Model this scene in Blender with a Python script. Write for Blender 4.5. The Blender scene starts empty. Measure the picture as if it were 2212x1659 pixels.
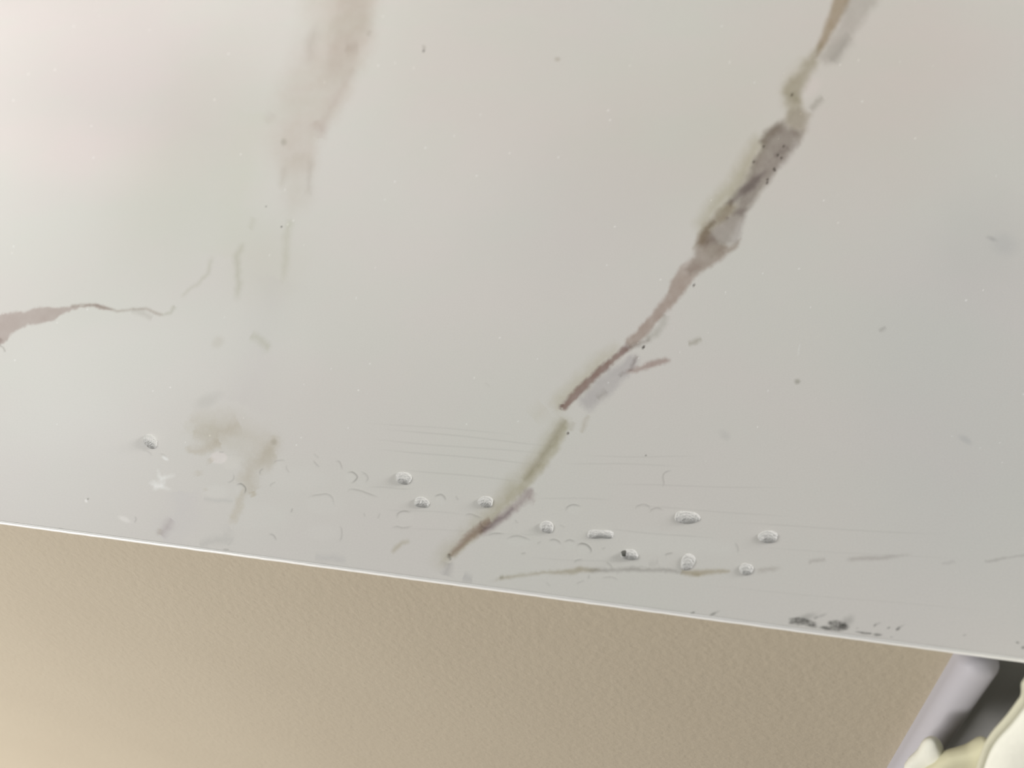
import bpy, bmesh, math, random
import numpy as np
from mathutils import Vector, Matrix

random.seed(7)
scene = bpy.context.scene
col = scene.collection
R = math.radians

# ------------------------------------------------------------------ camera
# The worktop lies level at 0.90 m; x runs along its front edge, y away from
# the viewer, z up.  F is the focal length in pixels of a 2212 x 1659 frame.
F, CX, CY = 1650.0, 1106.0, 829.5
TOP_Z = 0.90
EYE_H = 0.21


def pix(x, y):
    return np.array([x - CX, y - CY, F])


_down = pix(1366.0, 2600.0); _down /= np.linalg.norm(_down)
_m = np.cross(pix(0, 1125), pix(2212, 1422))
AX = np.cross(_down, _m); AX /= np.linalg.norm(AX)
if AX[0] < 0:
    AX = -AX
AZ = -_down
AY = np.cross(AZ, AX)
BASIS = np.stack([AX, AY, AZ])            # camera (right, down, fwd) -> world
_r = BASIS @ pix(1106, 1273.5)
EYE = -_r * (-EYE_H / _r[2]) + np.array([0, 0, TOP_Z])


def on_top(x, y, z=TOP_Z):
    """point of the level plane z seen at a frame position"""
    r = BASIS @ pix(x, y)
    return EYE + r * ((z - EYE[2]) / r[2])


def on_wall(x, y, yy):
    """point of the upright plane y = yy seen at a frame position"""
    r = BASIS @ pix(x, y)
    return EYE + r * ((yy - EYE[1]) / r[1])


def plan(p):
    """inverse of on_top for an (N, 3) array of points"""
    v = (p - EYE) @ BASIS
    return np.stack([v[:, 0] / v[:, 2] * F + CX, v[:, 1] / v[:, 2] * F + CY], 1)


cam_d = bpy.data.cameras.new('camera')
cam = bpy.data.objects.new('camera', cam_d)
col.objects.link(cam)
cam_d.sensor_width = 36.0
cam_d.lens = F / 2212 * 36.0
cam_d.clip_start = 0.01
Mx = Matrix.Identity(4)
for i in range(3):
    Mx[i][0] = BASIS[i][0]
    Mx[i][1] = -BASIS[i][1]
    Mx[i][2] = -BASIS[i][2]
    Mx[i][3] = EYE[i]
cam.matrix_world = Mx
cam_d.dof.use_dof = True
cam_d.dof.focus_distance = 0.30
cam_d.dof.aperture_fstop = 11.0
scene.camera = cam

# ------------------------------------------------------------------ light
world = bpy.data.worlds.new('room_light')
scene.world = world
world.use_nodes = True
bg = world.node_tree.nodes['Background']
bg.inputs[0].default_value = (1.0, 0.985, 0.96, 1)
bg.inputs[1].default_value = 0.21



def area(name, loc, aim, w, h, watts, rgb):
    d = bpy.data.lights.new(name, 'AREA')
    d.shape = 'RECTANGLE'
    d.size, d.size_y = w, h
    d.energy = watts
    d.color = rgb
    o = bpy.data.objects.new(name, d)
    col.objects.link(o)
    o.location = loc
    o.rotation_euler = (Vector(aim) - Vector(loc)).to_track_quat('-Z', 'Y').to_euler()


area('window_daylight', (-1.05, 0.45, TOP_Z + 0.75), (0.0, 0.12, TOP_Z), 0.55, 0.50, 9.6, (1.0, 0.985, 0.945))
area('room_lamp', (1.45, 1.05, TOP_Z + 0.40), (0.0, 0.1, TOP_Z), 0.8, 0.5, 29.0, (1.0, 0.985, 0.96))
area('front_fill', (-0.95, -0.95, 0.60), (0.0, 0.0, 0.75), 0.5, 0.5, 18.5, (1.0, 0.97, 0.93))  # added low fill for the wall, trim and edge strip, no real doorway

scene.cycles.sample_clamp_indirect = 0.0
scene.cycles.blur_glossy = 0.2
vs = scene.view_settings
vs.view_transform = 'Standard'
vs.look = 'None'
vs.exposure = 0.07
vs.gamma = 1.0
vs.use_curve_mapping = False


# ------------------------------------------------------------------ helpers
def lin(c):
    c = np.asarray(c, float) / 255.0
    return np.where(c <= 0.04045, c / 12.92, ((c + 0.055) / 1.055) ** 2.4)


def new_mat(name, rgb, rough=0.6, spec=0.4):
    m = bpy.data.materials.new(name)
    m.use_nodes = True
    b = m.node_tree.nodes['Principled BSDF']
    b.inputs['Base Color'].default_value = (*rgb, 1)
    b.inputs['Roughness'].default_value = rough
    b.inputs['Specular IOR Level'].default_value = spec
    return m, m.node_tree.nodes, m.node_tree.links, b


def noise_bump(nd, lk, b, scale, strength, dist, detail=3.0, stretch=None):
    tc = nd.new('ShaderNodeTexCoord')
    mp = nd.new('ShaderNodeMapping')
    if stretch:
        mp.inputs['Scale'].default_value = stretch
    n = nd.new('ShaderNodeTexNoise')
    n.inputs['Scale'].default_value = scale
    n.inputs['Detail'].default_value = detail
    bp = nd.new('ShaderNodeBump')
    bp.inputs['Strength'].default_value = strength
    bp.inputs['Distance'].default_value = dist
    lk.new(tc.outputs['Object'], mp.inputs['Vector'])
    lk.new(mp.outputs['Vector'], n.inputs['Vector'])
    lk.new(n.outputs['Fac'], bp.inputs['Height'])
    lk.new(bp.outputs['Normal'], b.inputs['Normal'])
    return n


def link_mesh(name, me, mat, parent=None):
    o = bpy.data.objects.new(name, me)
    col.objects.link(o)
    me.materials.append(mat)
    if parent is not None:
        o.parent = parent
        o.matrix_parent_inverse = parent.matrix_world.inverted()
    return o


def tag(o, label=None, cat=None, group=None, kind=None):
    if label: o['label'] = label
    if cat: o['category'] = cat
    if group: o['group'] = group
    if kind: o['kind'] = kind
    return o


def box_mesh(name, x0, x1, y0, y1, z0, z1, bevel=0.0, seg=3):
    bm = bmesh.new()
    bmesh.ops.create_cube(bm, size=1.0)
    for v in bm.verts:
        v.co = Vector((x0 + (v.co.x + .5) * (x1 - x0), y0 + (v.co.y + .5) * (y1 - y0), z0 + (v.co.z + .5) * (z1 - z0)))
    if bevel:
        bmesh.ops.bevel(bm, geom=list(bm.edges), offset=bevel, segments=seg, affect='EDGES', profile=0.5)
    me = bpy.data.meshes.new(name)
    bm.to_mesh(me); bm.free()
    if bevel:
        for p in me.polygons: p.use_smooth = True
    return me


_tab = np.random.RandomState(11).rand(256, 256)


def vnoise(x, y, seed=0):
    x = x + seed * 17.31; y = y + seed * 9.77
    xi = np.floor(x).astype(int); yi = np.floor(y).astype(int)
    fx = x - xi; fy = y - yi
    fx = fx * fx * (3 - 2 * fx); fy = fy * fy * (3 - 2 * fy)
    a = _tab[xi & 255, yi & 255]; b = _tab[(xi + 1) & 255, yi & 255]
    c = _tab[xi & 255, (yi + 1) & 255]; d = _tab[(xi + 1) & 255, (yi + 1) & 255]
    return (a * (1 - fx) + b * fx) * (1 - fy) + (c * (1 - fx) + d * fx) * fy


def fbm(x, y, seed=0, oct=3):
    s = 0; a = 1.0; t = 0
    for k in range(oct):
        s = s + a * vnoise(x * 2 ** k, y * 2 ** k, seed + 3 * k); t += a; a *= 0.55
    return s / t * 2 - 1


# ------------------------------------------------------------------ setting
wall_m, nd, lk, b = new_mat('beige_orange_peel_paint', (0.52, 0.455, 0.35), 0.75, 0.25)
n = noise_bump(nd, lk, b, 420.0, 0.55, 0.0006, 4.0)
n2 = nd.new('ShaderNodeTexNoise'); n2.inputs['Scale'].default_value = 14.0
rp = nd.new('ShaderNodeValToRGB')
rp.color_ramp.elements[0].position = 0.3; rp.color_ramp.elements[0].color = (0.430, 0.374, 0.287, 1)
rp.color_ramp.elements[1].position = 0.7; rp.color_ramp.elements[1].color = (0.442, 0.386, 0.297, 1)
tc = nd.new('ShaderNodeTexCoord')
lk.new(tc.outputs['Object'], n2.inputs['Vector'])
lk.new(n2.outputs['Fac'], rp.inputs['Fac']); lk.new(rp.outputs['Color'], b.inputs['Base Color'])

TRIM_X0 = on_wall(1992, 1540, 0.002)[0]
TRIM_X1 = TRIM_X0 + 0.0105
WALL_Y = 0.0035
tag(link_mesh('wall_front', box_mesh('wall_front', -1.15, TRIM_X0 + 0.001, WALL_Y, 0.10, 0.0, TOP_Z - 0.0017), wall_m), kind='structure')

trim_m, nd, lk, b = new_mat('lavender_white_paint', (0.44, 0.43, 0.465), 0.6, 0.3)
noise_bump(nd, lk, b, 60.0, 0.25, 0.001, 3.0, (1, 1, 0.08))
tag(link_mesh('trim_1', box_mesh('trim_1', TRIM_X0, TRIM_X1, -0.004, 0.095, 0.0, TOP_Z - 0.0018, 0.0048, 6), trim_m), kind='structure')

grey_m, nd, lk, b = new_mat('brushed_grey_panel', (0.40, 0.40, 0.39), 0.55, 0.3)
n = noise_bump(nd, lk, b, 90.0, 0.4, 0.001, 4.0, (1, 1, 0.03))
rp = nd.new('ShaderNodeValToRGB')
rp.color_ramp.elements[0].position = 0.3; rp.color_ramp.elements[0].color = (0.43, 0.43, 0.425, 1)
rp.color_ramp.elements[1].position = 0.75; rp.color_ramp.elements[1].color = (0.51, 0.51, 0.51, 1)
lk.new(n.outputs['Fac'], rp.inputs['Fac']); lk.new(rp.outputs['Color'], b.inputs['Base Color'])
tag(link_mesh('wall_recess', box_mesh('wall_recess', TRIM_X1 - 0.001, 0.80, 0.018, 0.10, 0.0, TOP_Z - 0.0018), grey_m), kind='structure')

floor_m, nd, lk, b = new_mat('grey_brown_floor', (0.36, 0.33, 0.29), 0.5, 0.4)
noise_bump(nd, lk, b, 30.0, 0.2, 0.002)
tag(link_mesh('floor', box_mesh('floor', -2.2, 2.0, -2.2, 1.25, -0.05, 0.0), floor_m), kind='structure')
back_m, nd, lk, b = new_mat('off_white_back_wall', (0.66, 0.63, 0.58), 0.8, 0.2)
noise_bump(nd, lk, b, 300.0, 0.3, 0.0006)
tag(link_mesh('wall_back', box_mesh('wall_back', -2.2, 2.0, 1.15, 1.25, 0.0, 2.5), back_m), kind='structure')

# ------------------------------------------------------------------ marble worktop
X_L, X_R, Y_B, THICK = -1.15, 0.80, 1.149, 0.0016
vv = []
v = 1273.5
while v > -30:
    vv.append(v)
    v -= 1.75 if v > 860 else 2.9
ys = np.array([on_top(1106, q)[1] for q in vv]); ys[0] = 0.0
ys = np.concatenate([ys, np.linspace(ys[-1], Y_B, 12)[1:]])
l0, l1 = on_top(-60, 0), on_top(-60, 1125)
r0, r1 = on_top(2272, 0), on_top(2272, 1425)
xl = l1[0] + (ys - l1[1]) * (l0[0] - l1[0]) / (l0[1] - l1[1])
xr = r1[0] + (ys - r1[1]) * (r0[0] - r1[0]) / (r0[1] - r1[1])
xl = np.maximum(xl, X_L + 0.05); xr = np.minimum(xr, X_R - 0.05)
NF = 1230
s_in = np.linspace(0, 1, NF)
s_o = np.linspace(0, 1, 7)
gx = np.concatenate([X_L + (xl - X_L)[:, None] * s_o[None, :-1],
                     xl[:, None] + (xr - xl)[:, None] * s_in[None, :],
                     xr[:, None] + (X_R - xr)[:, None] * s_o[None, 1:]], 1)
NR, NC = gx.shape
gy = np.repeat(ys[:, None], NC, 1)
P3 = np.stack([gx.ravel(), gy.ravel(), np.full(NR * NC, TOP_Z)], 1)
P = plan(P3)
BASE = np.array([0.756, 0.752, 0.729])
ALB = np.tile(BASE, (len(P), 1))
HGT = np.zeros(len(P))
order_y = np.argsort(P[:, 1])
py_sorted = P[order_y, 1]


def pick(x0, y0, x1, y1):
    i0, i1 = np.searchsorted(py_sorted, [y0, y1])
    ix = order_y[i0:i1]
    q = P[ix, 0]
    return ix[(q > x0) & (q < x1)]


REF = (200, 197, 191)
_seed = [0]


def poly_dist(X, Y, pts):
    best = np.full(len(X), 1e9); side = np.zeros(len(X)); along = np.zeros(len(X))
    L = 0.0
    for (ax, ay, aw), (bx, by, bw) in zip(pts[:-1], pts[1:]):
        dx, dy = bx - ax, by - ay
        ln = math.hypot(dx, dy) + 1e-9
        t = np.clip(((X - ax) * dx + (Y - ay) * dy) / ln ** 2, 0, 1)
        ex, ey = X - ax - t * dx, Y - ay - t * dy
        d = np.hypot(ex, ey) - (aw + (bw - aw) * t) / 2
        c = dx * ey - dy * ex
        m = d < best
        best = np.where(m, d, best); side = np.where(m, c, side); along = np.where(m, L + t * ln, along)
        L += ln
    return best, side, along / max(L, 1e-6)


def stroke(pts, rgb, a=1.0, soft=4, soft2=None, warp=3.0, wl=16.0, tex=0.22, tl=16.0, fade=(0.03, 0.03), ref=REF):
    """vein: polyline (x, y, width); soft on its right-hand side (in travel), soft2 on its left"""
    pts = [(p + (6,))[:3] if len(p) == 2 else p for p in pts]
    soft2 = soft if soft2 is None else soft2
    soft *= 1.35; soft2 *= 1.35; warp *= 1.15
    _seed[0] += 1; sd = _seed[0]
    mg = max(p[2] for p in pts) / 2 + max(soft, soft2) + warp * 2 + 2
    ix = pick(min(p[0] for p in pts) - mg, min(p[1] for p in pts) - mg, max(p[0] for p in pts) + mg, max(p[1] for p in pts) + mg)
    if not len(ix): return
    X = P[ix, 0]; Y = P[ix, 1]
    Xw = X + warp * fbm(X / wl, Y / wl, sd) + 0.35 * warp * fbm(X / 5, Y / 5, sd + 20, 2)
    Yw = Y + warp * fbm(X / wl, Y / wl, sd + 50) + 0.35 * warp * fbm(X / 5, Y / 5, sd + 70, 2)
    d, side, al = poly_dist(Xw, Yw, pts)
    wm = max(p[2] for p in pts)
    d = d + 0.09 * wm * fbm(X / (wl * 1.6), Y / (wl * 1.6), sd + 33)
    sf = np.where(side > 0, soft, soft2)
    t = np.clip((sf - d) / (2 * sf), 0, 1)
    k = t * t * (3 - 2 * t) * a
    if fade[0]: k = k * np.clip(al / fade[0], 0, 1)
    if fade[1]: k = k * np.clip((1 - al) / fade[1], 0, 1)
    if tex: k = k * (1 - tex * (0.5 + 0.9 * fbm(X / tl, Y / tl, sd + 90)))
    k = np.clip(k, 0, 1)[:, None]
    mult = lin(rgb) / lin(ref)
    ALB[ix] = ALB[ix] * (1 - k + k * mult)


def blob(x, y, rx, ry, ang, rgb, a=1.0, soft=0.5, warp=0.25, wl=None, tex=0.0, tl=7.0, ref=REF):
    _seed[0] += 1; sd = _seed[0]
    rr = max(rx, ry) * (1 + soft) * 1.4 + 3
    ix = pick(x - rr, y - rr, x + rr, y + rr)
    if not len(ix): return
    X = P[ix, 0] - x; Y = P[ix, 1] - y
    c, s = math.cos(R(ang)), math.sin(R(ang))
    U = (X * c + Y * s) / rx; V = (-X * s + Y * c) / ry
    wl = wl or max(rx, ry) * 0.8
    r = np.hypot(U, V) + warp * fbm(X / wl, Y / wl, sd)
    t = np.clip((1 + soft - r) / (2 * soft), 0, 1)
    k = t * t * (3 - 2 * t) * a
    if tex: k = k * (1 - tex * (0.5 + 1.0 * fbm(X / tl, Y / tl, sd + 90)))
    k = np.clip(k, 0, 1)[:, None]
    ALB[ix] = ALB[ix] * (1 - k + k * (lin(rgb) / lin(ref)))


def ring(pts, dark=0.3, w=2.6, h=0.00006):
    """dried water-mark: a fine raised rim with a thin grey deposit"""
    p = []
    for i in range(len(pts) - 1):                # Catmull-Rom through the traced points
        q0 = pts[max(i - 1, 0)]; q1 = pts[i]; q2 = pts[i + 1]; q3 = pts[min(i + 2, len(pts) - 1)]
        for t in (0, .25, .5, .75):
            p.append(tuple(0.5 * ((2 * q1[j]) + (-q0[j] + q2[j]) * t + (2 * q0[j] - 5 * q1[j] + 4 * q2[j] - q3[j]) * t * t
                                  + (-q0[j] + 3 * q1[j] - 3 * q2[j] + q3[j]) * t ** 3) for j in (0, 1)))
    p.append(pts[-1])
    p = [(a_, b_, 0.0) for a_, b_ in p]
    xs_ = [q[0] for q in p]; ys_ = [q[1] for q in p]
    ix = pick(min(xs_) - 9, min(ys_) - 9, max(xs_) + 9, max(ys_) + 9)
    if not len(ix): return
    d, side, al = poly_dist(P[ix, 0], P[ix, 1], p)
    tp = np.clip(np.minimum(al, 1 - al) * 4, 0, 1)
    HGT[ix] += h * tp * np.exp(-(d / (w * 1.0)) ** 2)
    k = np.clip(dark * tp * np.exp(-(d / (w * 0.75)) ** 2), 0, 1)[:, None]
    ALB[ix] = ALB[ix] * (1 - k * (1 - lin((96, 94, 88)) / lin(REF)))


# --- broad clouding of the stone
for (x, y, rx, ry, an, c, a) in [
        (180, 120, 330, 220, 0, (192, 183, 180), .75), (150, 330, 240, 70, 5, (208, 200, 195), .6),
        (420, 330, 120, 230, 30, (192, 191, 181), .55), (1000, 560, 420, 300, -40, (206, 202, 196), .5),
        (1900, 160, 330, 240, -40, (199, 190, 182), .65), (1050, 150, 300, 200, 20, (197, 191, 184), .6),
        (1500, 250, 200, 260, 20, (199, 196, 186), .5), (260, 800, 300, 120, -10, (206, 205, 199), .6),
        (1300, 420, 300, 140, -35, (195, 191, 186), .5), (2080, 900, 200, 420, 0, (192, 191, 188), .5),
        (150, 1000, 200, 120, 0, (205, 201, 197), .5), (2140, 520, 110, 100, 20, (192, 189, 184), .4)]:
    blob(x, y, rx, ry, an, c, a, soft=0.75, warp=0.3)

# --- wide soft band, upper left
BAND = (186, 178, 168)
stroke([(752, -40, 150), (742, 60, 125), (705, 150, 120), (662, 230, 120), (640, 300, 95), (640, 400, 70)], BAND, .75, soft=34, soft2=16, warp=12, wl=60, fade=(0, .15))
stroke([(770, -30, 90), (758, 60, 70), (735, 130, 55), (700, 200, 40)], (182, 174, 165), .55, soft=14, warp=8, wl=30, fade=(0, .3))
stroke([(687, 40, 10), (672, 90, 14), (664, 145, 14)], (172, 166, 158), .5, soft=12, warp=4, fade=(.3, .3))
stroke([(801, 66, 5), (795, 80, 5)], (165, 158, 150), .6, soft=5)
stroke([(745, 105, 20), (775, 100, 12)], (172, 165, 156), .5, soft=14, warp=5)
stroke([(766, 147, 6), (732, 203, 8), (703, 255, 8), (692, 290, 14)], (182, 172, 165), .5, soft=10, warp=5)
stroke([(680, 262, 20), (694, 280, 20), (690, 300, 12)], (180, 168, 162), .55, soft=14, warp=5)
stroke([(590, 245, 14), (575, 265, 10)], (182, 175, 168), .45, soft=12)
blob(613, 307, 6, 7, 0, (165, 162, 152), .6, .6)
stroke([(560, 250, 60), (520, 420, 60), (490, 560, 60)], (196, 195, 184), .5, soft=45, warp=15, wl=60)
stroke([(672, 335, 6), (670, 370, 8), (667, 432, 6)], (172, 166, 157), .55, soft=8, warp=4, fade=(.2, .25))
stroke([(618, 355, 5), (611, 385, 8), (602, 412, 6)], (176, 170, 160), .5, soft=9, warp=4, fade=(.2, .3))
stroke([(640, 330, 60), (640, 420, 50), (618, 480, 34)], (188, 183, 173), .6, soft=22, warp=8, wl=30, fade=(.1, .3))
stroke([(628, 474, 7), (618, 513, 9), (617, 565, 8), (610, 620, 10)], (176, 174, 158), .6, soft=9, warp=4, fade=(.05, .3))
stroke([(548, 470, 5), (541, 495, 6)], (178, 175, 162), .5, soft=8)
stroke([(527, 522, 4), (511, 556, 10), (516, 600, 9), (512, 655, 8)], (172, 170, 155), .65, soft=8, warp=4, fade=(.1, .2))
blob(575, 560, 70, 70, 0, (194, 192, 182), .55, .8)
stroke([(459, 547, 6), (449, 590, 8), (431, 609, 5), (408, 625, 4), (388, 645, 5)], (176, 174, 160), .6, soft=5, warp=3, fade=(.15, .1))
stroke([(377, 660, 7), (372, 676, 5), (350, 682, 4)], (168, 166, 152), .7, soft=4)
stroke([(600, 600, 60), (560, 760, 70), (520, 880, 60)], (194, 190, 186), .5, soft=40, warp=14, wl=60)
stroke([(540, 724, 12), (560, 733, 10), (573, 745, 12), (577, 765, 9)], (176, 174, 158), .65, soft=8, warp=4, fade=(.05, .25))
blob(470, 740, 14, 10, -40, (186, 182, 172), .5, .7)
blob(450, 865, 26, 12, -25, (180, 178, 172), .4, .8)

# --- left wedge vein
stroke([(-30, 725, 66), (0, 709, 56), (27, 693, 38), (65, 685, 32), (108, 677, 26), (136, 670, 16), (174, 662, 7), (205, 660, 6), (224, 664, 6), (246, 670, 3)],
       (164, 151, 144), .95, soft=2.5, warp=2.5, wl=14, tex=.12)
stroke([(-10, 742, 22), (3, 728, 14)], (165, 153, 147), .8, soft=3)
stroke([(150, 661, 4), (205, 658, 5), (226, 665, 5), (252, 672, 3), (290, 669, 3), (315, 666, 4), (338, 676, 6), (354, 682, 4)], (148, 136, 124), .75, soft=3, warp=2)
stroke([(285, 670, 7), (310, 677, 10), (330, 688, 6)], (172, 168, 160), .6, soft=6, warp=3)
stroke([(-2, 744, 2), (7, 751, 2), (11, 760, 2)], (120, 114, 106), .7, soft=1.6, warp=1)

# --- long right-hand vein, from the top
def patch(pts, rgb, a=1.0, soft=4, warp=4.0, wl=18.0, tex=0.2, tl=16.0, ref=REF):
    """irregular stone patch: a closed outline filled with one vein colour"""
    _seed[0] += 1; sd = _seed[0]
    soft *= 1.5
    mg = soft + warp * 2 + 3
    ix = pick(min(p[0] for p in pts) - mg, min(p[1] for p in pts) - mg, max(p[0] for p in pts) + mg, max(p[1] for p in pts) + mg)
    if not len(ix): return
    X = P[ix, 0]; Y = P[ix, 1]
    Xw = X + warp * fbm(X / wl, Y / wl, sd) + 0.4 * warp * fbm(X / 6, Y / 6, sd + 20, 2)
    Yw = Y + warp * fbm(X / wl, Y / wl, sd + 50) + 0.4 * warp * fbm(X / 6, Y / 6, sd + 70, 2)
    cl = [(p[0], p[1], 0.0) for p in pts] + [(pts[0][0], pts[0][1], 0.0)]
    d, _, _ = poly_dist(Xw, Yw, cl)
    ins = np.zeros(len(X), bool)
    for (ax, ay, _w), (bx, by, _v) in zip(cl[:-1], cl[1:]):
        if ay == by: continue
        c = ((ay > Yw) != (by > Yw)) & (Xw < (bx - ax) * (Yw - ay) / (by - ay) + ax)
        ins ^= c
    d = np.where(ins, -d, d)
    t = np.clip((soft - d) / (2 * soft), 0, 1)
    k = t * t * (3 - 2 * t) * a
    if tex: k = k * (1 - tex * (0.5 + 0.9 * fbm(X / tl, Y / tl, sd + 90)))
    k = np.clip(k, 0, 1)[:, None]
    ALB[ix] = ALB[ix] * (1 - k + k * (lin(rgb) / lin(ref)))


RF = (203, 197, 189)
stroke([(1704, 270, 46), (1682, 310, 58), (1655, 350, 54), (1625, 400, 48), (1592, 445, 48), (1562, 490, 58), (1538, 530, 54), (1500, 570, 30)], (180, 172, 161), .85, soft=7, warp=4, fade=(.05, .15), ref=RF)
stroke([(1712, 195, 24), (1716, 225, 32), (1722, 250, 36), (1712, 278, 40)], (180, 172, 158), .75, soft=8, warp=4, fade=(.1, .1), ref=RF)
patch([(1838, -30), (1915, -30), (1895, 5), (1857, 57), (1832, 95), (1803, 138), (1785, 138), (1772, 122), (1794, 82), (1822, 35)], (176, 169, 160), .85, 8, 6, ref=RF)
stroke([(1838, 75, 12), (1812, 112, 22), (1798, 132, 14)], (160, 155, 148), .5, soft=12, warp=5, ref=RF)
patch([(1808, -30), (1848, -30), (1835, 0), (1819, 35), (1797, 73), (1781, 101), (1763, 122), (1766, 98), (1787, 41), (1800, 0)], (158, 142, 120), .95, 5, 3, tex=.12, ref=RF)
patch([(1771, 96), (1762, 146), (1743, 177), (1727, 203), (1727, 222), (1689, 206), (1692, 187), (1727, 152), (1749, 117)], (161, 152, 132), .9, 8, 4, ref=RF)
stroke([(1740, 125, 10), (1705, 175, 14), (1690, 205, 12)], (180, 172, 152), .5, soft=16, warp=5, ref=RF)
patch([(1692, 205), (1726, 215), (1728, 236), (1705, 246), (1690, 225)], (176, 168, 150), .7, 9, 5, ref=RF)
blob(1752, 192, 26, 14, -55, (208, 201, 197), .5, .6)
stroke([(1780, 208, 9), (1768, 220, 13), (1752, 238, 10)], (164, 158, 148), .7, soft=6, warp=4, ref=RF)
patch([(1724, 232), (1752, 246), (1743, 285), (1727, 306), (1692, 265), (1702, 244)], (172, 163, 150), .85, 6, 4, ref=RF)
patch([(1632, 301), (1648, 316), (1629, 348), (1616, 380), (1585, 425), (1532, 470), (1515, 500), (1508, 480), (1540, 432), (1585, 380), (1610, 330)], (172, 164, 142), .85, 15, 5, tex=.15, ref=RF)
patch([(1692, 263), (1699, 278), (1733, 283), (1730, 304), (1692, 354), (1673, 377), (1658, 398), (1623, 443), (1604, 468), (1588, 464), (1597, 437), (1604, 408), (1620, 377), (1629, 348), (1651, 316), (1642, 304), (1651, 285), (1680, 266)], (154, 144, 137), .9, 6, 5, tex=.22, ref=RF)
patch([(1640, 306), (1650, 284), (1690, 260), (1694, 275), (1660, 301), (1650, 318)], (142, 129, 110), .65, 7, 4, ref=RF)
stroke([(1705, 318, 5), (1690, 326, 8), (1672, 338, 6)], (140, 131, 126), .5, soft=6, warp=4, ref=RF)
patch([(1653, 371), (1629, 405), (1610, 421), (1578, 444), (1566, 441), (1594, 411), (1626, 383)], (138, 127, 125), .85, 5, 3, ref=RF)
patch([(1578, 434), (1591, 449), (1569, 475), (1540, 494), (1524, 530), (1500, 535), (1518, 490), (1531, 476), (1553, 453)], (153, 140, 120), .9, 6, 4, ref=RF)
patch([(1618, 447), (1611, 475), (1594, 525), (1524, 528), (1540, 494), (1569, 475), (1594, 453)], (170, 161, 154), .9, 5, 4, ref=RF)
stroke([(1546, 478, 5), (1536, 486, 8), (1530, 494, 5)], (124, 112, 95), .6, soft=5, warp=3, ref=RF)
stroke([(1568, 471, 5), (1576, 467, 5)], (126, 112, 104), .55, soft=4, ref=RF)
patch([(1508, 508), (1526, 490), (1548, 520), (1575, 530), (1598, 515), (1590, 535), (1549, 566), (1512, 590), (1492, 596), (1482, 584), (1499, 555), (1503, 535)], (154, 139, 127), .9, 5, 4, ref=RF)
stroke([(1515, 555, 20), (1500, 572, 34), (1482, 592, 38), (1470, 610, 36), (1452, 643, 29), (1424, 675, 24), (1402, 699, 22), (1378, 727, 24), (1356, 747, 20)], (154, 137, 126), .85, soft=4.5, warp=4, wl=18, tex=.2, fade=(.22, .02))
stroke([(1440, 680, 10), (1432, 697, 14), (1415, 720, 14), (1398, 735, 14)], (160, 158, 148), .6, soft=7, warp=4)
stroke([(1408, 730, 5), (1390, 740, 9), (1365, 748, 10), (1340, 763, 10)], (134, 124, 116), .6, soft=5, warp=3, fade=(.1, .3))
stroke([(1362, 744, 18), (1328, 774, 14), (1294, 802, 15), (1264, 832, 16), (1237, 859, 17), (1214, 884, 13)], (136, 114, 108), .95, soft=3.5, soft2=3.5, warp=3, wl=12, tex=.15, fade=(.06, .01))
stroke([(1213, 874, 6), (1210, 885, 6)], (118, 92, 88), .7, soft=4)
stroke([(1345, 742, 14), (1300, 780, 22), (1255, 823, 26), (1215, 862, 26), (1190, 890, 20)], (174, 168, 146), .65, soft=16, warp=5, fade=(.15, .1))
stroke([(1380, 765, 22), (1345, 800, 34), (1305, 835, 40), (1270, 866, 38), (1250, 880, 26)], (172, 168, 166), .8, soft=8, warp=5, wl=18, fade=(.1, .1))
stroke([(1310, 845, 6), (1290, 862, 8)], (150, 145, 136), .55, soft=7, warp=3)
stroke([(1376, 770, 5), (1367, 785, 8), (1360, 800, 5)], (138, 126, 122), .6, soft=4, warp=3)
stroke([(1450, 777, 4), (1437, 779, 11), (1414, 785, 13), (1390, 793, 11), (1371, 799, 9), (1348, 803, 9)], (152, 132, 124), .85, soft=4, warp=3, wl=12, fade=(.06, .1))
stroke([(1348, 802, 6), (1338, 812, 5)], (140, 132, 126), .5, soft=4)
stroke([(1516, 732, 5), (1504, 737, 9), (1487, 745, 5)], (150, 145, 130), .7, soft=5, warp=3)
for p in [(1688, 341), (1672, 365), (1674, 368), (1658, 388), (1657, 395), (1650, 316), (1628, 350), (1499, 616), (1389, 751), (1391, 749), (1227, 936), (1711, 205), (1680, 335), (1693, 316)]:
    blob(p[0], p[1], 2.6, 3.2, 30, (84, 76, 70), .75, .5, .2)
# below the break: olive strip and mauve line
stroke([(1230, 895, 14), (1221, 912, 22), (1199, 946, 30), (1168, 998, 34), (1126, 1042, 34), (1093, 1078, 34), (1058, 1115, 30), (1015, 1155, 26), (976, 1192, 24), (930, 1232, 26)],
       (166, 160, 138), .8, soft=20, soft2=6, warp=5, wl=24, fade=(.06, .15))
stroke([(1222, 905, 12), (1200, 945, 14), (1172, 985, 12), (1130, 1040, 10)], (150, 142, 120), .55, soft=7, warp=3)
stroke([(1272, 897, 5), (1262, 918, 8), (1256, 935, 5)], (166, 158, 142), .55, soft=5)
stroke([(1240, 910, 8), (1232, 930, 8)], (170, 164, 150), .5, soft=6)
stroke([(1180, 880, 30), (1150, 905, 20)], (190, 185, 172), .5, soft=18)
stroke([(1154, 1056, 12), (1140, 1068, 20), (1120, 1088, 18), (1104, 1102, 16), (1077, 1124, 15), (1045, 1145, 13), (1028, 1158, 12)], (150, 136, 134), .8, soft=7, warp=4, wl=14, fade=(.05, .1))
stroke([(1140, 1075, 16), (1155, 1085, 6)], (164, 150, 146), .5, soft=7, warp=4)
stroke([(1110, 1096, 6), (1090, 1114, 8), (1070, 1130, 9), (1040, 1148, 6)], (126, 114, 116), .6, soft=5, warp=3)
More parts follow.
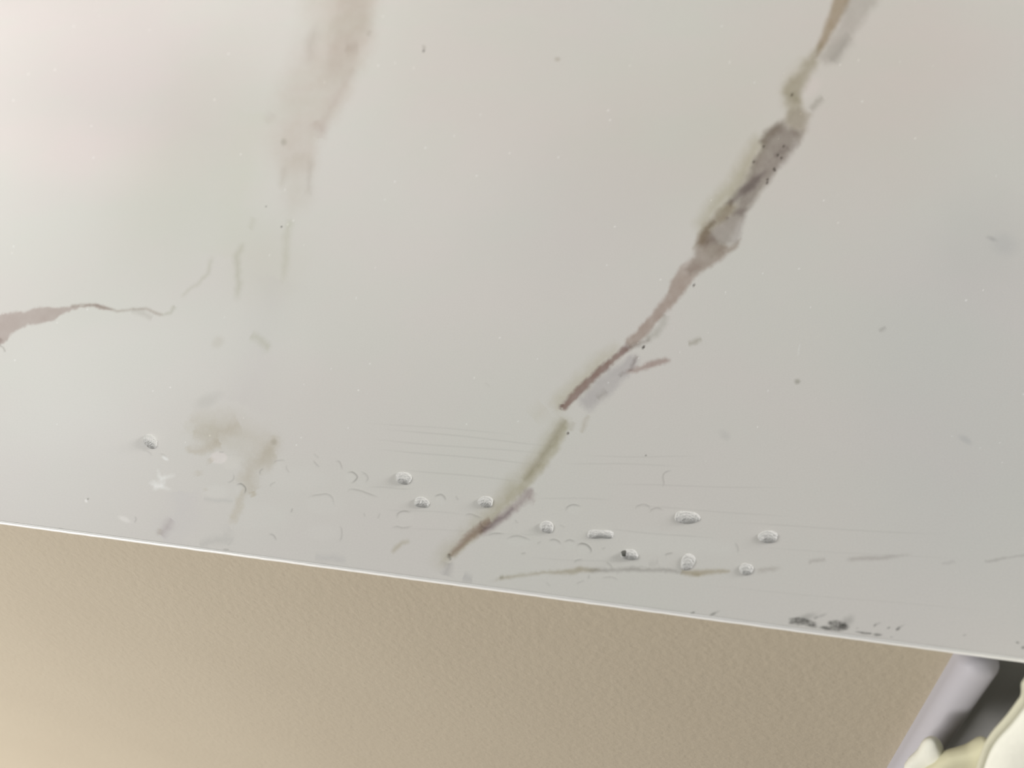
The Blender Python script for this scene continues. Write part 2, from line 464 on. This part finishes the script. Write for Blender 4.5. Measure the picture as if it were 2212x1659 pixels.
stroke([(1060, 1122, 16), (1040, 1140, 18), (1010, 1164, 17), (984, 1188, 13), (972, 1200, 8)], (152, 132, 122), .8, soft=4.5, warp=4, wl=14)
stroke([(969, 1196, 4), (970, 1203, 6), (974, 1210, 3)], (106, 98, 92), .85, soft=3, warp=2)
stroke([(968, 1214, 12), (966, 1232, 16), (962, 1245, 16)], (158, 155, 152), .65, soft=10, warp=4)
stroke([(1000, 1246, 20), (1020, 1252, 10)], (166, 164, 162), .5, soft=8)
# thin vein along the front
stroke([(1058, 1256, 3), (1082, 1248, 7), (1110, 1245, 5), (1140, 1240, 4), (1193, 1236, 7), (1222, 1236, 10), (1250, 1230, 12), (1272, 1230, 8), (1300, 1232, 6)], (160, 152, 132), .8, soft=4, warp=3, fade=(.15, .05))
stroke([(1080, 1248, 7), (1088, 1247, 6)], (134, 128, 110), .6, soft=4)
stroke([(1262, 1231, 8), (1330, 1232, 7), (1368, 1228, 9), (1400, 1231, 7), (1440, 1233, 7), (1480, 1236, 6)], (152, 148, 142), .75, soft=4, warp=3, fade=(.1, .05))
stroke([(1400, 1218, 8), (1425, 1214, 6)], (166, 162, 156), .4, soft=7)
stroke([(1470, 1236, 8), (1500, 1238, 13), (1532, 1236, 11), (1566, 1234, 9), (1580, 1233, 4)], (162, 152, 130), .8, soft=4, warp=3)
stroke([(1494, 1243, 6), (1512, 1244, 5)], (168, 160, 140), .5, soft=4)
stroke([(1630, 1236, 6), (1650, 1232, 7), (1690, 1227, 4)], (160, 154, 146), .65, soft=5, warp=3, fade=(.15, .25))
stroke([(1745, 1213, 4), (1765, 1211, 5), (1784, 1207, 3)], (158, 152, 146), .6, soft=4)
stroke([(1825, 1209, 5), (1855, 1207, 7), (1880, 1206, 8), (1913, 1205, 6), (1975, 1197, 3)], (160, 154, 148), .65, soft=4, warp=2, fade=(.1, .3))
stroke([(2035, 1217, 4), (2062, 1214, 4)], (168, 164, 160), .5, soft=3)
stroke([(2125, 1212, 3), (2150, 1210, 5), (2180, 1204, 3), (2230, 1196, 4)], (160, 156, 150), .6, soft=3)
# tan cloud at lower left and its tail
TAN = (181, 174, 160)
stroke([(400, 905, 20), (440, 915, 50), (500, 935, 60), (560, 960, 50), (600, 985, 40)], (187, 182, 170), .7, soft=26, warp=14, wl=34)
stroke([(418, 935, 20), (470, 935, 24), (520, 915, 20)], TAN, .6, soft=14, warp=9, wl=26)
stroke([(405, 962, 8), (425, 975, 14), (450, 965, 20), (475, 955, 24)], TAN, .7, soft=7, warp=7, wl=20)
stroke([(590, 940, 14), (585, 970, 30), (570, 995, 36), (545, 1010, 30), (535, 1035, 34), (548, 1066, 20)], TAN, .65, soft=12, warp=9, wl=26)
blob(592, 955, 6, 6, 0, (160, 154, 140), .4, .6)
stroke([(452, 990, 10), (458, 1000, 12)], TAN, .6, soft=7, warp=4)
blob(472, 989, 18, 13, 0, (214, 208, 204), .7, .2, .15)
blob(500, 1000, 20, 14, 0, (206, 203, 196), .5, .4, .2)
stroke([(428, 1016, 9), (430, 1030, 10)], TAN, .5, soft=8, warp=4)
stroke([(442, 1055, 5), (445, 1062, 6)], TAN, .5, soft=5)
stroke([(545, 1062, 14), (548, 1072, 14)], (176, 167, 148), .6, soft=4, warp=3)
stroke([(526, 1060, 10), (520, 1080, 13), (515, 1098, 18), (506, 1115, 20), (494, 1131, 10)], (185, 178, 164), .7, soft=6, warp=6, wl=16, fade=(0, .2))
blob(465, 1062, 28, 14, 0, (205, 203, 197), .5, .4, .25)
stroke([(440, 1078, 6), (470, 1082, 8), (505, 1083, 4)], (184, 183, 178), .6, soft=4, warp=3)
stroke([(500, 1140, 12), (485, 1155, 10)], (184, 182, 176), .45, soft=14)
stroke([(371, 1122, 10), (360, 1138, 18), (346, 1156, 14)], (168, 160, 158), .75, soft=9, warp=3)
stroke([(347, 1142, 6), (342, 1156, 6)], (176, 168, 150), .5, soft=6)
stroke([(395, 1060, 40), (400, 1110, 40), (350, 1165, 40)], (192, 189, 188), .5, soft=30, warp=10)
stroke([(430, 1174, 8), (465, 1168, 12), (498, 1166, 7), (495, 1178, 5)], (178, 176, 171), .6, soft=9, warp=5)
stroke([(888, 1168, 5), (868, 1173, 7), (852, 1188, 10), (843, 1195, 6)], (166, 158, 136), .65, soft=5, warp=3, fade=(.15, .15))
stroke([(680, 1205, 8), (720, 1206, 10), (748, 1211, 8)], (176, 174, 172), .5, soft=8, warp=4)
# chalky residue
for (x, y, rx, ry, an) in [(344, 1029, 4, 11, -15), (352, 1040, 6, 14, 10), (364, 1030, 12, 5, -20), (336, 1045, 12, 7, 20), (350, 1052, 16, 4, 15), (336, 1055, 6, 5, 0)]:
    blob(x, y, rx, ry, an, (226, 226, 222), .45, .7, .4, tex=.5, tl=5)
blob(357, 990, 7, 3.5, 30, (226, 226, 223), .7, .5)
blob(270, 1122, 14, 5, 25, (222, 219, 214), .5, .6)
blob(186, 1082, 2.6, 3, 0, (238, 236, 232), .9, .5); blob(190, 1078, 2.6, 2, -40, (140, 138, 132), .7, .5)
# isolated marks
stroke([(1897, 714, 4), (1906, 712, 7), (1914, 709, 3)], (150, 146, 140), .6, soft=4)
blob(1722, 824, 6, 5, 0, (146, 144, 132), .65, .7)
blob(2143, 516, 10, 4, 20, (160, 158, 155), .5, .8)
blob(2170, 530, 26, 20, 20, (182, 180, 178), .4, .8)
blob(2085, 950, 14, 6, 30, (170, 170, 168), .4, .8)
blob(1565, 940, 12, 8, 40, (180, 178, 174), .4, .8)
blob(1204, 128, 6, 4, 0, (165, 158, 145), .6, .7)
blob(915, 110, 2.2, 2.2, 0, (40, 36, 32), .9, .5); blob(916, 102, 5, 3, 60, (150, 146, 138), .5, .7)
blob(608, 490, 1.9, 1.9, 0, (40, 38, 34), .9, .5); blob(575, 446, 1.6, 1.6, 0, (100, 96, 90), .8, .5)
blob(1395, 984, 1.8, 2, 0, (120, 116, 110), .7, .5)
stroke([(1728, 744, 1.4), (1725, 756, 1.8), (1724, 770, 1.4)], (216, 216, 212), .7, soft=1.4, warp=.5)
rr_ = random.Random(5)
for k in range(110):                                   # specks of pale dust in the finish
    blob(rr_.uniform(0, 2212), rr_.uniform(0, 1000), rr_.uniform(.9, 1.7), rr_.uniform(.9, 1.7), 0, (235, 233, 228), .8, .5)

# --- long fine wipe lines near the front
for (y0, x0, x1, drop, dk) in [(912, 780, 1120, 26, .07), (925, 820, 1210, 40, .10), (948, 790, 1200, 34, .09), (968, 800, 1190, 38, .10), (985, 1250, 1520, 2, .07), (1000, 1210, 1480, 6, .08),
                               (1012, 850, 1150, 30, .10), (1046, 1300, 1700, 8, .08), (1090, 1330, 1720, 26, .08), (1128, 1560, 2050, 28, .08), (1140, 830, 1240, 18, .06), (1052, 790, 900, 4, .10),
                               (1142, 1300, 1550, 22, .10), (1180, 1600, 2100, 30, .05), (1262, 1500, 2150, 60, .05), (1205, 1130, 1400, 10, .06), (1100, 830, 1010, 10, .08), (1075, 1150, 1330, 4, .08)]:
    nn = 9
    pts = [(x0 + (x1 - x0) * i / nn, y0 + drop * (i / nn) + 1.2 * math.sin(i * 0.8 + y0), ) for i in range(nn + 1)]
    ring(pts, dk * 1.2, 2.0, 0.00001)
stroke([(1300, 1168, 60), (1450, 1172, 40), (1575, 1186, 26)], (205, 204, 198), .35, soft=9, warp=5, fade=(.3, 0))

# --- dried water rings
for pts, dk in [
        ([(304, 972), (320, 975), (330, 986)], .25), ([(344, 979), (355, 983), (361, 992)], .25),
        ([(472, 976), (480, 977), (483, 974)], .35), ([(504, 1022), (505, 1034), (497, 1041), (490, 1041)], .35),
        ([(510, 1048), (520, 1045), (530, 1053), (530, 1062), (526, 1068)], .8), ([(562, 1027), (562, 1018), (570, 1011)], .45),
        ([(584, 1053), (586, 1046), (597, 1041)], .3), ([(590, 1004), (594, 997), (606, 994), (618, 995)], .3),
        ([(620, 1003), (619, 1012), (627, 1023)], .25), ([(676, 994), (682, 1001), (691, 1010)], .35),
        ([(677, 979), (690, 990)], .2), ([(724, 996), (734, 998), (740, 1015)], .4),
        ([(749, 1021), (762, 1020), (772, 1030), (765, 1040), (757, 1044)], .7), ([(779, 1018), (791, 1025), (795, 1034), (789, 1043)], .35),
        ([(665, 1075), (675, 1071), (694, 1068), (706, 1067), (718, 1075), (722, 1094)], .35), ([(752, 1066), (756, 1057), (776, 1059), (801, 1068), (820, 1075)], .4),
        ([(629, 1108), (632, 1097)], .45), ([(580, 1153), (591, 1156), (598, 1168)], .45),
        ([(731, 1137), (738, 1142), (738, 1160), (732, 1172)], .35), ([(858, 1120), (860, 1109), (873, 1104), (889, 1107)], .5),
        ([(846, 1141), (858, 1137), (871, 1140), (893, 1136)], .35), ([(786, 1107), (789, 1117)], .25), ([(822, 1107), (816, 1121)], .25),
        ([(938, 1073), (951, 1068), (960, 1073), (963, 1083)], .6), ([(984, 1070), (991, 1081)], .3),
        ([(1003, 1114), (1015, 1110), (1030, 1115), (1042, 1119)], .4), ([(1040, 1122), (1038, 1132), (1046, 1140), (1058, 1139)], .4),
        ([(1049, 1157), (1070, 1152), (1090, 1153)], .4), ([(1094, 1166), (1104, 1159), (1123, 1158), (1148, 1167)], .45),
        ([(1160, 1174), (1170, 1169)], .3), ([(1185, 1168), (1197, 1165), (1208, 1170), (1212, 1177)], .55),
        ([(1218, 1171), (1231, 1166), (1243, 1171)], .5), ([(1246, 1179), (1255, 1174), (1268, 1177), (1277, 1187), (1275, 1196)], .9),
        ([(1222, 1105), (1225, 1096), (1238, 1090), (1257, 1094)], .55), ([(1372, 1102), (1376, 1094), (1390, 1089), (1402, 1094), (1404, 1103)], .35),
        ([(1403, 1108), (1409, 1100), (1422, 1097), (1433, 1103)], .4), ([(1430, 1053), (1434, 1045), (1432, 1029), (1438, 1020), (1453, 1015)], .4),
        ([(1587, 1171), (1594, 1183), (1594, 1195)], .35), ([(1435, 1200), (1442, 1196), (1455, 1194)], .5),
        ([(1239, 1217), (1246, 1210), (1260, 1208)], .35), ([(1308, 1213), (1318, 1220), (1323, 1229)], .4),
        ([(1273, 1240), (1271, 1251)], .35), ([(1299, 1248), (1322, 1246), (1337, 1254)], .3), ([(1300, 1186), (1309, 1182)], .3),
        ([(1125, 1196), (1137, 1194)], .4), ([(1243, 1262), (1258, 1255), (1264, 1257)], .25), ([(1112, 1122), (1120, 1131)], .25),
        ([(1208, 1133), (1222, 1139)], .2), ([(291, 1114), (294, 1122), (290, 1130)], .35), ([(1180, 1256), (1190, 1268)], .2), ([(1060, 835), (1046, 826)], .15)]:
    ring(pts, dk * 0.62, 2.3, 0.00008 * (0.4 + dk))
for (x, y, rx, ry) in [(519, 1057, 11, 10), (759, 1031, 13, 11), (952, 1079, 11, 10), (1198, 1177, 13, 10), (1262, 1187, 14, 11), (1240, 1101, 15, 10), (1231, 1178, 12, 10), (875, 1115, 17, 10), (600, 1006, 13, 10), (640, 1035, 60, 26), (700, 1090, 40, 20), (560, 1115, 60, 30), (700, 1150, 36, 16), (1120, 1170, 26, 10)]:
    blob(x, y, rx, ry, 0, (205, 203, 197), .28, .35, .15)

# --- black mould spots beside the front edge
MLD = (92, 91, 86)
for (x, y, rx, ry, an, a) in [(1728, 1340, 20, 6, 4, .85), (1746, 1346, 18, 7, 8, .7), (1722, 1347, 14, 4, 8, .6), (1756, 1352, 10, 4, 8, .6), (1708, 1345, 5, 4, 0, .5),
                              (1808, 1349, 20, 8, 8, .9), (1800, 1358, 26, 5, 6, .75), (1822, 1354, 11, 6, 10, .75), (1782, 1357, 12, 3, 8, .6),
                              (1763, 1334, 5, 3, -30, .45), (1858, 1366, 10, 1.6, 8, .6), (1872, 1368, 12, 2.4, 4, .75), (1896, 1371, 9, 3.2, 3, .75), (1890, 1351, 4, 2.6, -40, .7), (1920, 1356, 4, 2.4, -20, .6), (1940, 1358, 5, 3, -45, .75),
                              (1926, 1376, 3, 1.6, 0, .4), (1852, 1357, 3, 1.4, 0, .3), (1496, 1324, 5, 2, -25, .65), (1541, 1326, 7, 2.6, -25, .6), (1434, 1320, 4, 1.6, 0, .5), (2198, 1388, 4, 2.2, 10, .8), (2210, 1399, 4, 3, 0, .8), (2084, 1372, 5, 1.4, -20, .4), (131, 1142, 6, 1.6, 5, .35), (488, 1187, 6, 2, 5, .4)]:
    blob(x, y, rx, ry, an, MLD, a, .35, .3, wl=7, tex=.45, tl=3.2)
for (x, y, rx, ry, an, a) in [(1742, 1333, 20, 6, -18, .4), (1830, 1342, 14, 9, -30, .4), (1775, 1330, 9, 3, -20, .35), (1897, 1347, 6, 2, -20, .3), (1947, 1353, 6, 2, -30, .3), (1549, 1322, 6, 2, -25, .3)]:  # softer, paler grey patches offset up-right of the spots
    blob(x, y, rx, ry, an, (132, 131, 126), a, .8, .25)

# gentle unevenness of the polished surface
HGT += 0.000012 * fbm(P[:, 0] / 90, P[:, 1] / 60, 4, 2)

P3[:, 2] += HGT
P3[:NC, 2] = TOP_Z
# skirt and underside
low = np.array([[X_L, 0, TOP_Z - THICK], [X_R, 0, TOP_Z - THICK], [X_R, Y_B, TOP_Z - THICK], [X_L, Y_B, TOP_Z - THICK]])
allv = np.concatenate([P3, low])
idx = np.arange(NR * NC).reshape(NR, NC)
quads = np.stack([idx[:-1, :-1], idx[:-1, 1:], idx[1:, 1:], idx[1:, :-1]], -1).reshape(-1, 4)
nv, nq = len(allv), len(quads)
Lb = NR * NC
rims = [[int(i) for i in idx[0, ::-1]] + [Lb, Lb + 1], [int(i) for i in idx[::-1, -1]] + [Lb + 1, Lb + 2],
        [int(i) for i in idx[-1, :]] + [Lb + 2, Lb + 3], [int(i) for i in idx[:, 0]] + [Lb + 3, Lb], [Lb + 3, Lb + 2, Lb + 1, Lb]]
loops = np.concatenate([quads.ravel()] + [np.array(r) for r in rims])
starts = np.concatenate([np.arange(nq) * 4, nq * 4 + np.cumsum([0] + [len(r) for r in rims[:-1]])])
me = bpy.data.meshes.new('slab')
me.vertices.add(nv); me.loops.add(len(loops)); me.polygons.add(len(starts))
me.vertices.foreach_set('co', allv.astype(np.float32).ravel())
me.loops.foreach_set('vertex_index', loops.astype(np.int32))
me.polygons.foreach_set('loop_start', starts.astype(np.int32))
me.update(calc_edges=True)
sm = np.zeros(len(starts), bool); sm[:nq] = True
me.polygons.foreach_set('use_smooth', sm)
ca = me.color_attributes.new('stone', 'FLOAT_COLOR', 'POINT')
cc = np.ones((nv, 4), np.float32); cc[:, :3] = BASE; cc[:len(ALB), :3] = np.clip(ALB, 0, 0.95)
ca.data.foreach_set('color', cc.ravel())

mar_m, nd, lk, b = new_mat('veined_white_marble', tuple(BASE), 0.5, 0.14)
at = nd.new('ShaderNodeAttribute'); at.attribute_name = 'stone'
tc = nd.new('ShaderNodeTexCoord')
n1 = nd.new('ShaderNodeTexNoise'); n1.inputs['Scale'].default_value = 16.0; n1.inputs['Detail'].default_value = 3.0
r1_ = nd.new('ShaderNodeValToRGB')
r1_.color_ramp.elements[0].position = 0.36; r1_.color_ramp.elements[0].color = (0.985, 0.993, 0.975, 1)
r1_.color_ramp.elements[1].position = 0.62; r1_.color_ramp.elements[1].color = (1.0, 0.985, 0.98, 1)
n3 = nd.new('ShaderNodeTexNoise'); n3.inputs['Scale'].default_value = 1500.0; n3.inputs['Detail'].default_value = 2.0
r3 = nd.new('ShaderNodeMapRange')
r3.inputs['To Min'].default_value = 0.955; r3.inputs['To Max'].default_value = 1.04
mx1 = nd.new('ShaderNodeMix'); mx1.data_type = 'RGBA'; mx1.blend_type = 'MULTIPLY'; mx1.inputs[0].default_value = 1.0
mx2 = nd.new('ShaderNodeVectorMath'); mx2.operation = 'SCALE'
lk.new(tc.outputs['Object'], n1.inputs['Vector']); lk.new(tc.outputs['Object'], n3.inputs['Vector'])
lk.new(n1.outputs['Fac'], r1_.inputs['Fac']); lk.new(n3.outputs['Fac'], r3.inputs['Value'])
lk.new(at.outputs['Color'], mx1.inputs[6]); lk.new(r1_.outputs['Color'], mx1.inputs[7])
lk.new(mx1.outputs[2], mx2.inputs[0]); lk.new(r3.outputs['Result'], mx2.inputs['Scale'])
lk.new(mx2.outputs['Vector'], b.inputs['Base Color'])

top = bpy.data.objects.new('marble_worktop', None)
top.location = (0, 0, TOP_Z - THICK)
col.objects.link(top)
bpy.context.view_layer.update()
tag(top, 'white marble worktop with brown and olive veins above the beige wall', 'worktop')
slab = link_mesh('slab', me, mar_m, top)


# white cut edge: a slim rounded strip with small nicks
edge_m, nd, lk, b = new_mat('white_cut_edge', (0.90, 0.90, 0.88), 0.35, 0.5)
noise_bump(nd, lk, b, 500.0, 0.2, 0.0003)
ne = 700
prof = [(0.0, 0.00002), (-0.0003, -0.00004), (-0.0005, -0.0002), (-0.0006, -0.0005), (-0.0006, -0.0012), (-0.0005, -0.0015), (0.0, -0.0016)]
xs = np.linspace(X_L, X_R, ne)
ev, ef = [], []
for i, x in enumerate(xs):
    nk = 0.00012 * fbm(np.array([x * 260]), np.array([1.5]), 8)[0] + 0.00006 * fbm(np.array([x * 1200]), np.array([7.5]), 9)[0]
    for (py_, pz) in prof:
        ev.append((x, py_ + (nk if py_ < 0 else 0), TOP_Z + pz))
K = len(prof)
for i in range(ne - 1):
    for j in range(K - 1):
        ef.append((i * K + j, i * K + j + 1, (i + 1) * K + j + 1, (i + 1) * K + j))
    ef.append((i * K + K - 1, i * K, (i + 1) * K, (i + 1) * K + K - 1))
ef += [tuple(range(K))[::-1], tuple((ne - 1) * K + j for j in range(K))]
em = bpy.data.meshes.new('edge_strip')
em.from_pydata(ev, [], ef)
for p in em.polygons: p.use_smooth = True
eo = link_mesh('edge_strip', em, edge_m, top)
eo['label'] = 'bright white cut edge'

# ------------------------------------------------------------------ water droplets
wat_m, nd, lk, b = new_mat('milky_water', (0.95, 0.95, 0.93), 0.12, 0.5)
b.inputs['Transmission Weight'].default_value = 0.15
noise_bump(nd, lk, b, 1100.0, 0.9, 0.0007, 2.0)
b.inputs['IOR'].default_value = 1.33


def droplet(px, py, w, h, tilt, label, peanut=0.0, seed=1, tall=0.30):
    c = on_top(px, py)
    ex = on_top(px + 10, py) - c; ey = on_top(px, py + 10) - c
    c = on_top(px, py + h * 0.10)
    kx, ky = ex / 10, ey / 10
    w *= 1.06; h *= 1.08
    nr, na = 10, 36
    rnd = random.Random(seed)
    ph = [rnd.uniform(0, 6.28) for _ in range(4)]
    wid = w * np.linalg.norm(kx)
    hh = 0.8 * tall * wid * (0.75 if peanut else 1.0) * min(1.0, 38.0 / w)
    vs_, fs_ = [], []

    def pt(r, a):
        out = 1 + 0.045 * math.sin(2 * a + ph[0]) + 0.04 * math.sin(3 * a + ph[1]) + 0.02 * math.sin(5 * a + ph[2])
        ne_ = 4.0 if peanut else 2.35
        out *= (abs(math.cos(a)) ** ne_ + abs(math.sin(a)) ** ne_) ** (-1 / ne_)
        if peanut: out *= 1 - peanut * math.sin(a) ** 4
        u = r * out * w / 2 * math.cos(a); v_ = r * out * h / 2 * math.sin(a)
        t = R(tilt)
        u, v_ = u * math.cos(t) - v_ * math.sin(t), u * math.sin(t) + v_ * math.cos(t)
        return kx * u + ky * v_
    vs_.append((0, 0, hh))
    for i in range(1, nr + 1):
        r = math.sin(i / nr * math.pi / 2)
        for j in range(na):
            a = 2 * math.pi * j / na
            q = pt(r, a)
            z = hh * (1 - r ** 2.6) ** 0.75
            z *= 1 + 0.05 * math.sin(3 * r + ph[3] + a)
            vs_.append((q[0], q[1], z))
    for j in range(na):
        q = pt(1.0, 2 * math.pi * j / na)
        vs_.append((q[0], q[1], -0.00012))
    for j in range(na):
        fs_.append((0, 1 + j, 1 + (j + 1) % na))
    for i in range(nr):
        for j in range(na):
            a0 = 1 + i * na + j; a1 = 1 + i * na + (j + 1) % na
            fs_.append((a0, a0 + na, a1 + na, a1))
    fs_.append(tuple(1 + nr * na + j for j in range(na))[::-1])
    # orientation: screen y runs towards the viewer, so flip the winding outwards
    m = bpy.data.meshes.new('water_droplet')
    m.from_pydata(vs_, [], fs_)
    bm = bmesh.new(); bm.from_mesh(m)
    bmesh.ops.recalc_face_normals(bm, faces=bm.faces)
    bm.to_mesh(m); bm.free()
    for p in m.polygons: p.use_smooth = len(p.vertices) < 6
    o = link_mesh('water_droplet', m, wat_m)
    o.location = (c[0], c[1], TOP_Z)
    tag(o, label, 'water droplet', 'water droplets lying along the front of the worktop')
    return o


for k, a in enumerate([
        (325, 951, 32, 25, 30, 'pale glossy round water droplet alone at far left above the white chalky smear', 0, .30),
        (872, 1030, 32, 26, 8, 'pale glossy round water droplet highest of the three left of the olive vein', 0, .30),
        (911, 1083, 30, 22, 8, 'pale glossy small water droplet beside a thin ring mark, lower left of the vein', 0, .30),
        (1049, 1082, 32, 22, 8, 'pale glossy oval water droplet touching the left side of the olive vein', 0, .30),
        (1181, 1136, 30, 23, 10, 'pale glossy round water droplet just right of the vein above a row of ring marks', 0, .30),
        (1297, 1152, 52, 20, 2, 'long peanut-shaped water droplet, narrow in its middle', .22, .26),
        (1360, 1196, 34, 22, 4, 'oval water droplet with a dark spot at its left end', 0, .30),
        (1484, 1115, 52, 25, 6, 'largest wide oval water droplet with a white streak in its middle', 0, .26),
        (1486, 1210, 28, 34, 18, 'upright egg-shaped water droplet just above the thin tan vein', 0, .28),
        (1612, 1227, 28, 24, 20, 'small round water droplet at the right end of the thin tan vein', 0, .30),
        (1659, 1157, 40, 25, 4, 'wide oval water droplet farthest right on the marble', 0, .28)]):
    dr = droplet(a[0], a[1], a[2], a[3], a[4], a[5], a[6], seed=k + 2, tall=a[7])
    if 'dark spot' in a[5]:                      # small dark blob at its left end
        fm, nd, lk, b = new_mat('dark_spot', (0.17, 0.17, 0.155), 0.6, 0.3)
        noise_bump(nd, lk, b, 900.0, 0.4, 0.0003)
        bm = bmesh.new()
        bmesh.ops.create_icosphere(bm, subdivisions=2, radius=1.0)
        kx = (on_top(1370, 1196) - on_top(1360, 1196)) / 10
        ctr = Vector(kx * -11.0) + Vector((0, 0, 0.00075))
        for v_ in bm.verts:
            v_.co = ctr + Vector((v_.co.x * 0.0011 * (1 + .15 * math.sin(5 * v_.co.y)), v_.co.y * 0.0012, v_.co.z * 0.0006))
        m = bpy.data.meshes.new('dark_spot'); bm.to_mesh(m); bm.free()
        for p in m.polygons: p.use_smooth = True
        bpy.context.view_layer.update()
        fo = bpy.data.objects.new('dark_spot', m)
        col.objects.link(fo); m.materials.append(fm); fo.parent = dr
        fo['label'] = 'dark fleck'

# ------------------------------------------------------------------ cream cloth bag by the trim
cloth_m, nd, lk, b = new_mat('cream_cloth', (0.70, 0.70, 0.62), 0.8, 0.15)
b.inputs['Subsurface Weight'].default_value = 0.0
noise_bump(nd, lk, b, 120.0, 0.35, 0.002, 4.0)
fold_m, nd, lk, b = new_mat('yellow_cream_lining', (0.56, 0.54, 0.38), 0.8, 0.15)
noise_bump(nd, lk, b, 60.0, 0.5, 0.003, 3.0, (1, 1, 0.3))


def tube(name, pts, rad, mat, parent, nseg=10):
    pts = [Vector(p) for p in pts]
    vs_, fs_ = [], []
    for i, p in enumerate(pts):
        t = (pts[min(i + 1, len(pts) - 1)] - pts[max(i - 1, 0)]).normalized()
        s = t.cross(Vector((0, 1, 0))).normalized(); u = s.cross(t)
        for j in range(nseg):
            a = 2 * math.pi * j / nseg
            vs_.append(p + (s * math.cos(a) + u * math.sin(a)) * rad)
    for i in range(len(pts) - 1):
        for j in range(nseg):
            a0 = i * nseg + j; a1 = i * nseg + (j + 1) % nseg
            fs_.append((a0, a1, a1 + nseg, a0 + nseg))
    fs_ += [tuple(range(nseg))[::-1], tuple((len(pts) - 1) * nseg + j for j in range(nseg))]
    m = bpy.data.meshes.new(name)
    m.from_pydata(vs_, [], fs_)
    for p in m.polygons: p.use_smooth = True
    return link_mesh(name, m, mat, parent)


bag = bpy.data.objects.new('cloth_bag', None)
BAG_Y = -0.021
edge_px = [(2250, 1466), (2214, 1510), (2182, 1552), (2150, 1588), (2132, 1618), (2116, 1664), (2104, 1700)]
left = [on_wall(x, y, BAG_Y) for x, y in edge_px]
lx, lz = left[-1][0], left[-1][2]
tx, tz = left[0][0], left[0][2]
outline = [tuple(p) for p in left] + [(lx + 0.004, BAG_Y, lz - 0.07), (lx + 0.012, BAG_Y, lz - 0.15), (lx + 0.05, BAG_Y, lz - 0.19), (lx + 0.13, BAG_Y, lz - 0.19),
                                     (lx + 0.19, BAG_Y, lz - 0.16), (lx + 0.21, BAG_Y, lz - 0.07), (lx + 0.20, BAG_Y, lz + 0.02), (lx + 0.185, BAG_Y, tz), (lx + 0.12, BAG_Y, tz - 0.035), (tx + 0.03, BAG_Y, tz - 0.010)]
bag.location = (lx + 0.1, BAG_Y, lz - 0.19)
col.objects.link(bag)
bpy.context.view_layer.update()
tag(bag, 'cream cloth bag with a rounded tab hanging beside the lavender trim', 'bag')


def smooth3(pts, sub=4):
    n_ = len(pts); out = []
    for i in range(n_):
        q0, q1, q2, q3 = (Vector(pts[k % n_]) for k in (i - 1, i, i + 1, i + 2))
        for s in range(sub):
            t = s / sub
            out.append(0.5 * ((2 * q1) + (q2 - q0) * t + (2 * q0 - 5 * q1 + 4 * q2 - q3) * t * t + (3 * q1 - q0 - 3 * q2 + q3) * t ** 3))
    return out


def puffed(name, pts, front, back, mat, rings=9, crease=0.0, seed=0, power=4.0):
    """soft stuffed cloth shape: an upright outline filled out to front and back"""
    loop = smooth3(pts)
    c = sum(loop, Vector()) / len(loop)
    n_ = len(loop)
    vs_, fs_ = [], []
    for sgn, depth in ((-1, front), (1, back)):
        base = len(vs_)
        for k in range(rings):
            s = math.cos(k / rings * math.pi / 2)
            hgt = depth * (1 - s ** power) ** 0.5
            for q in loop:
                p = c + (q - c) * s
                wob = 1 + crease * math.sin(p.x * 190 + p.z * 110 + seed + 2 * math.sin(p.z * 60)) * (1 - s ** 3)
                vs_.append((p.x, p.y + sgn * hgt * wob, p.z))
        vs_.append((c.x, c.y + sgn * depth, c.z))
        tip = len(vs_) - 1
        for k in range(rings - 1):
            for i in range(n_):
                a0 = base + k * n_ + i; a1 = base + k * n_ + (i + 1) % n_
                fs_.append((a0, a1, a1 + n_, a0 + n_))
        for i in range(n_):
            fs_.append((base + (rings - 1) * n_ + i, base + (rings - 1) * n_ + (i + 1) % n_, tip))
    m = bpy.data.meshes.new(name)
    m.from_pydata(vs_, [], fs_)
    bm = bmesh.new(); bm.from_mesh(m)
    bmesh.ops.remove_doubles(bm, verts=bm.verts, dist=1e-6)
    bmesh.ops.recalc_face_normals(bm, faces=bm.faces)
    bm.to_mesh(m); bm.free()
    for p in m.polygons: p.use_smooth = True
    return link_mesh(name, m, mat, bag)


puffed('body', outline, 0.011, 0.007, cloth_m, crease=.10, power=3.0)
hem_m, nd, lk, b = new_mat('shaded_cream_hem', (0.50, 0.49, 0.38), 0.85, 0.1)  # hem tone darkened to carry the shadow along the bag edge
noise_bump(nd, lk, b, 200.0, 0.4, 0.001)
tube('hem', [tuple(p) for p in smooth3(outline)[:38]], 0.0010, hem_m, bag)
TAB_Y, FOLD_Y = -0.013, -0.017
puffed('tab', [on_wall(x, y, TAB_Y) for x, y in [(1952, 1672), (1982, 1624), (1993, 1606), (2005, 1598), (2018, 1597), (2029, 1603), (2038, 1615), (2042, 1632), (2052, 1670), (2100, 1740), (2090, 1800), (2010, 1770)]], 0.003, 0.003, cloth_m, crease=.4, seed=5)
puffed('lining_fold', [on_wall(x, y, FOLD_Y) for x, y in [(2020, 1652), (2044, 1637), (2068, 1631), (2094, 1625), (2119, 1614), (2138, 1612), (2165, 1640), (2180, 1740), (2140, 1830), (2060, 1820), (1990, 1740), (1985, 1690)]], 0.003, 0.006, fold_m, crease=.5, seed=2)
# sewn hanging loop that ends on the recessed panel under the worktop
hx, hz = lx + 0.11, TOP_Z - 0.010
arc = [(hx + 0.018 * math.cos(a), BAG_Y + (0.0165 - BAG_Y) * max(0.0, math.sin(a)) ** 0.6, tz - 0.045 + (hz - tz + 0.045) * math.sin(a)) for a in [math.pi * k / 14 for k in range(15)]]
tube('hanging_loop', arc, 0.0018, hem_m, bag)
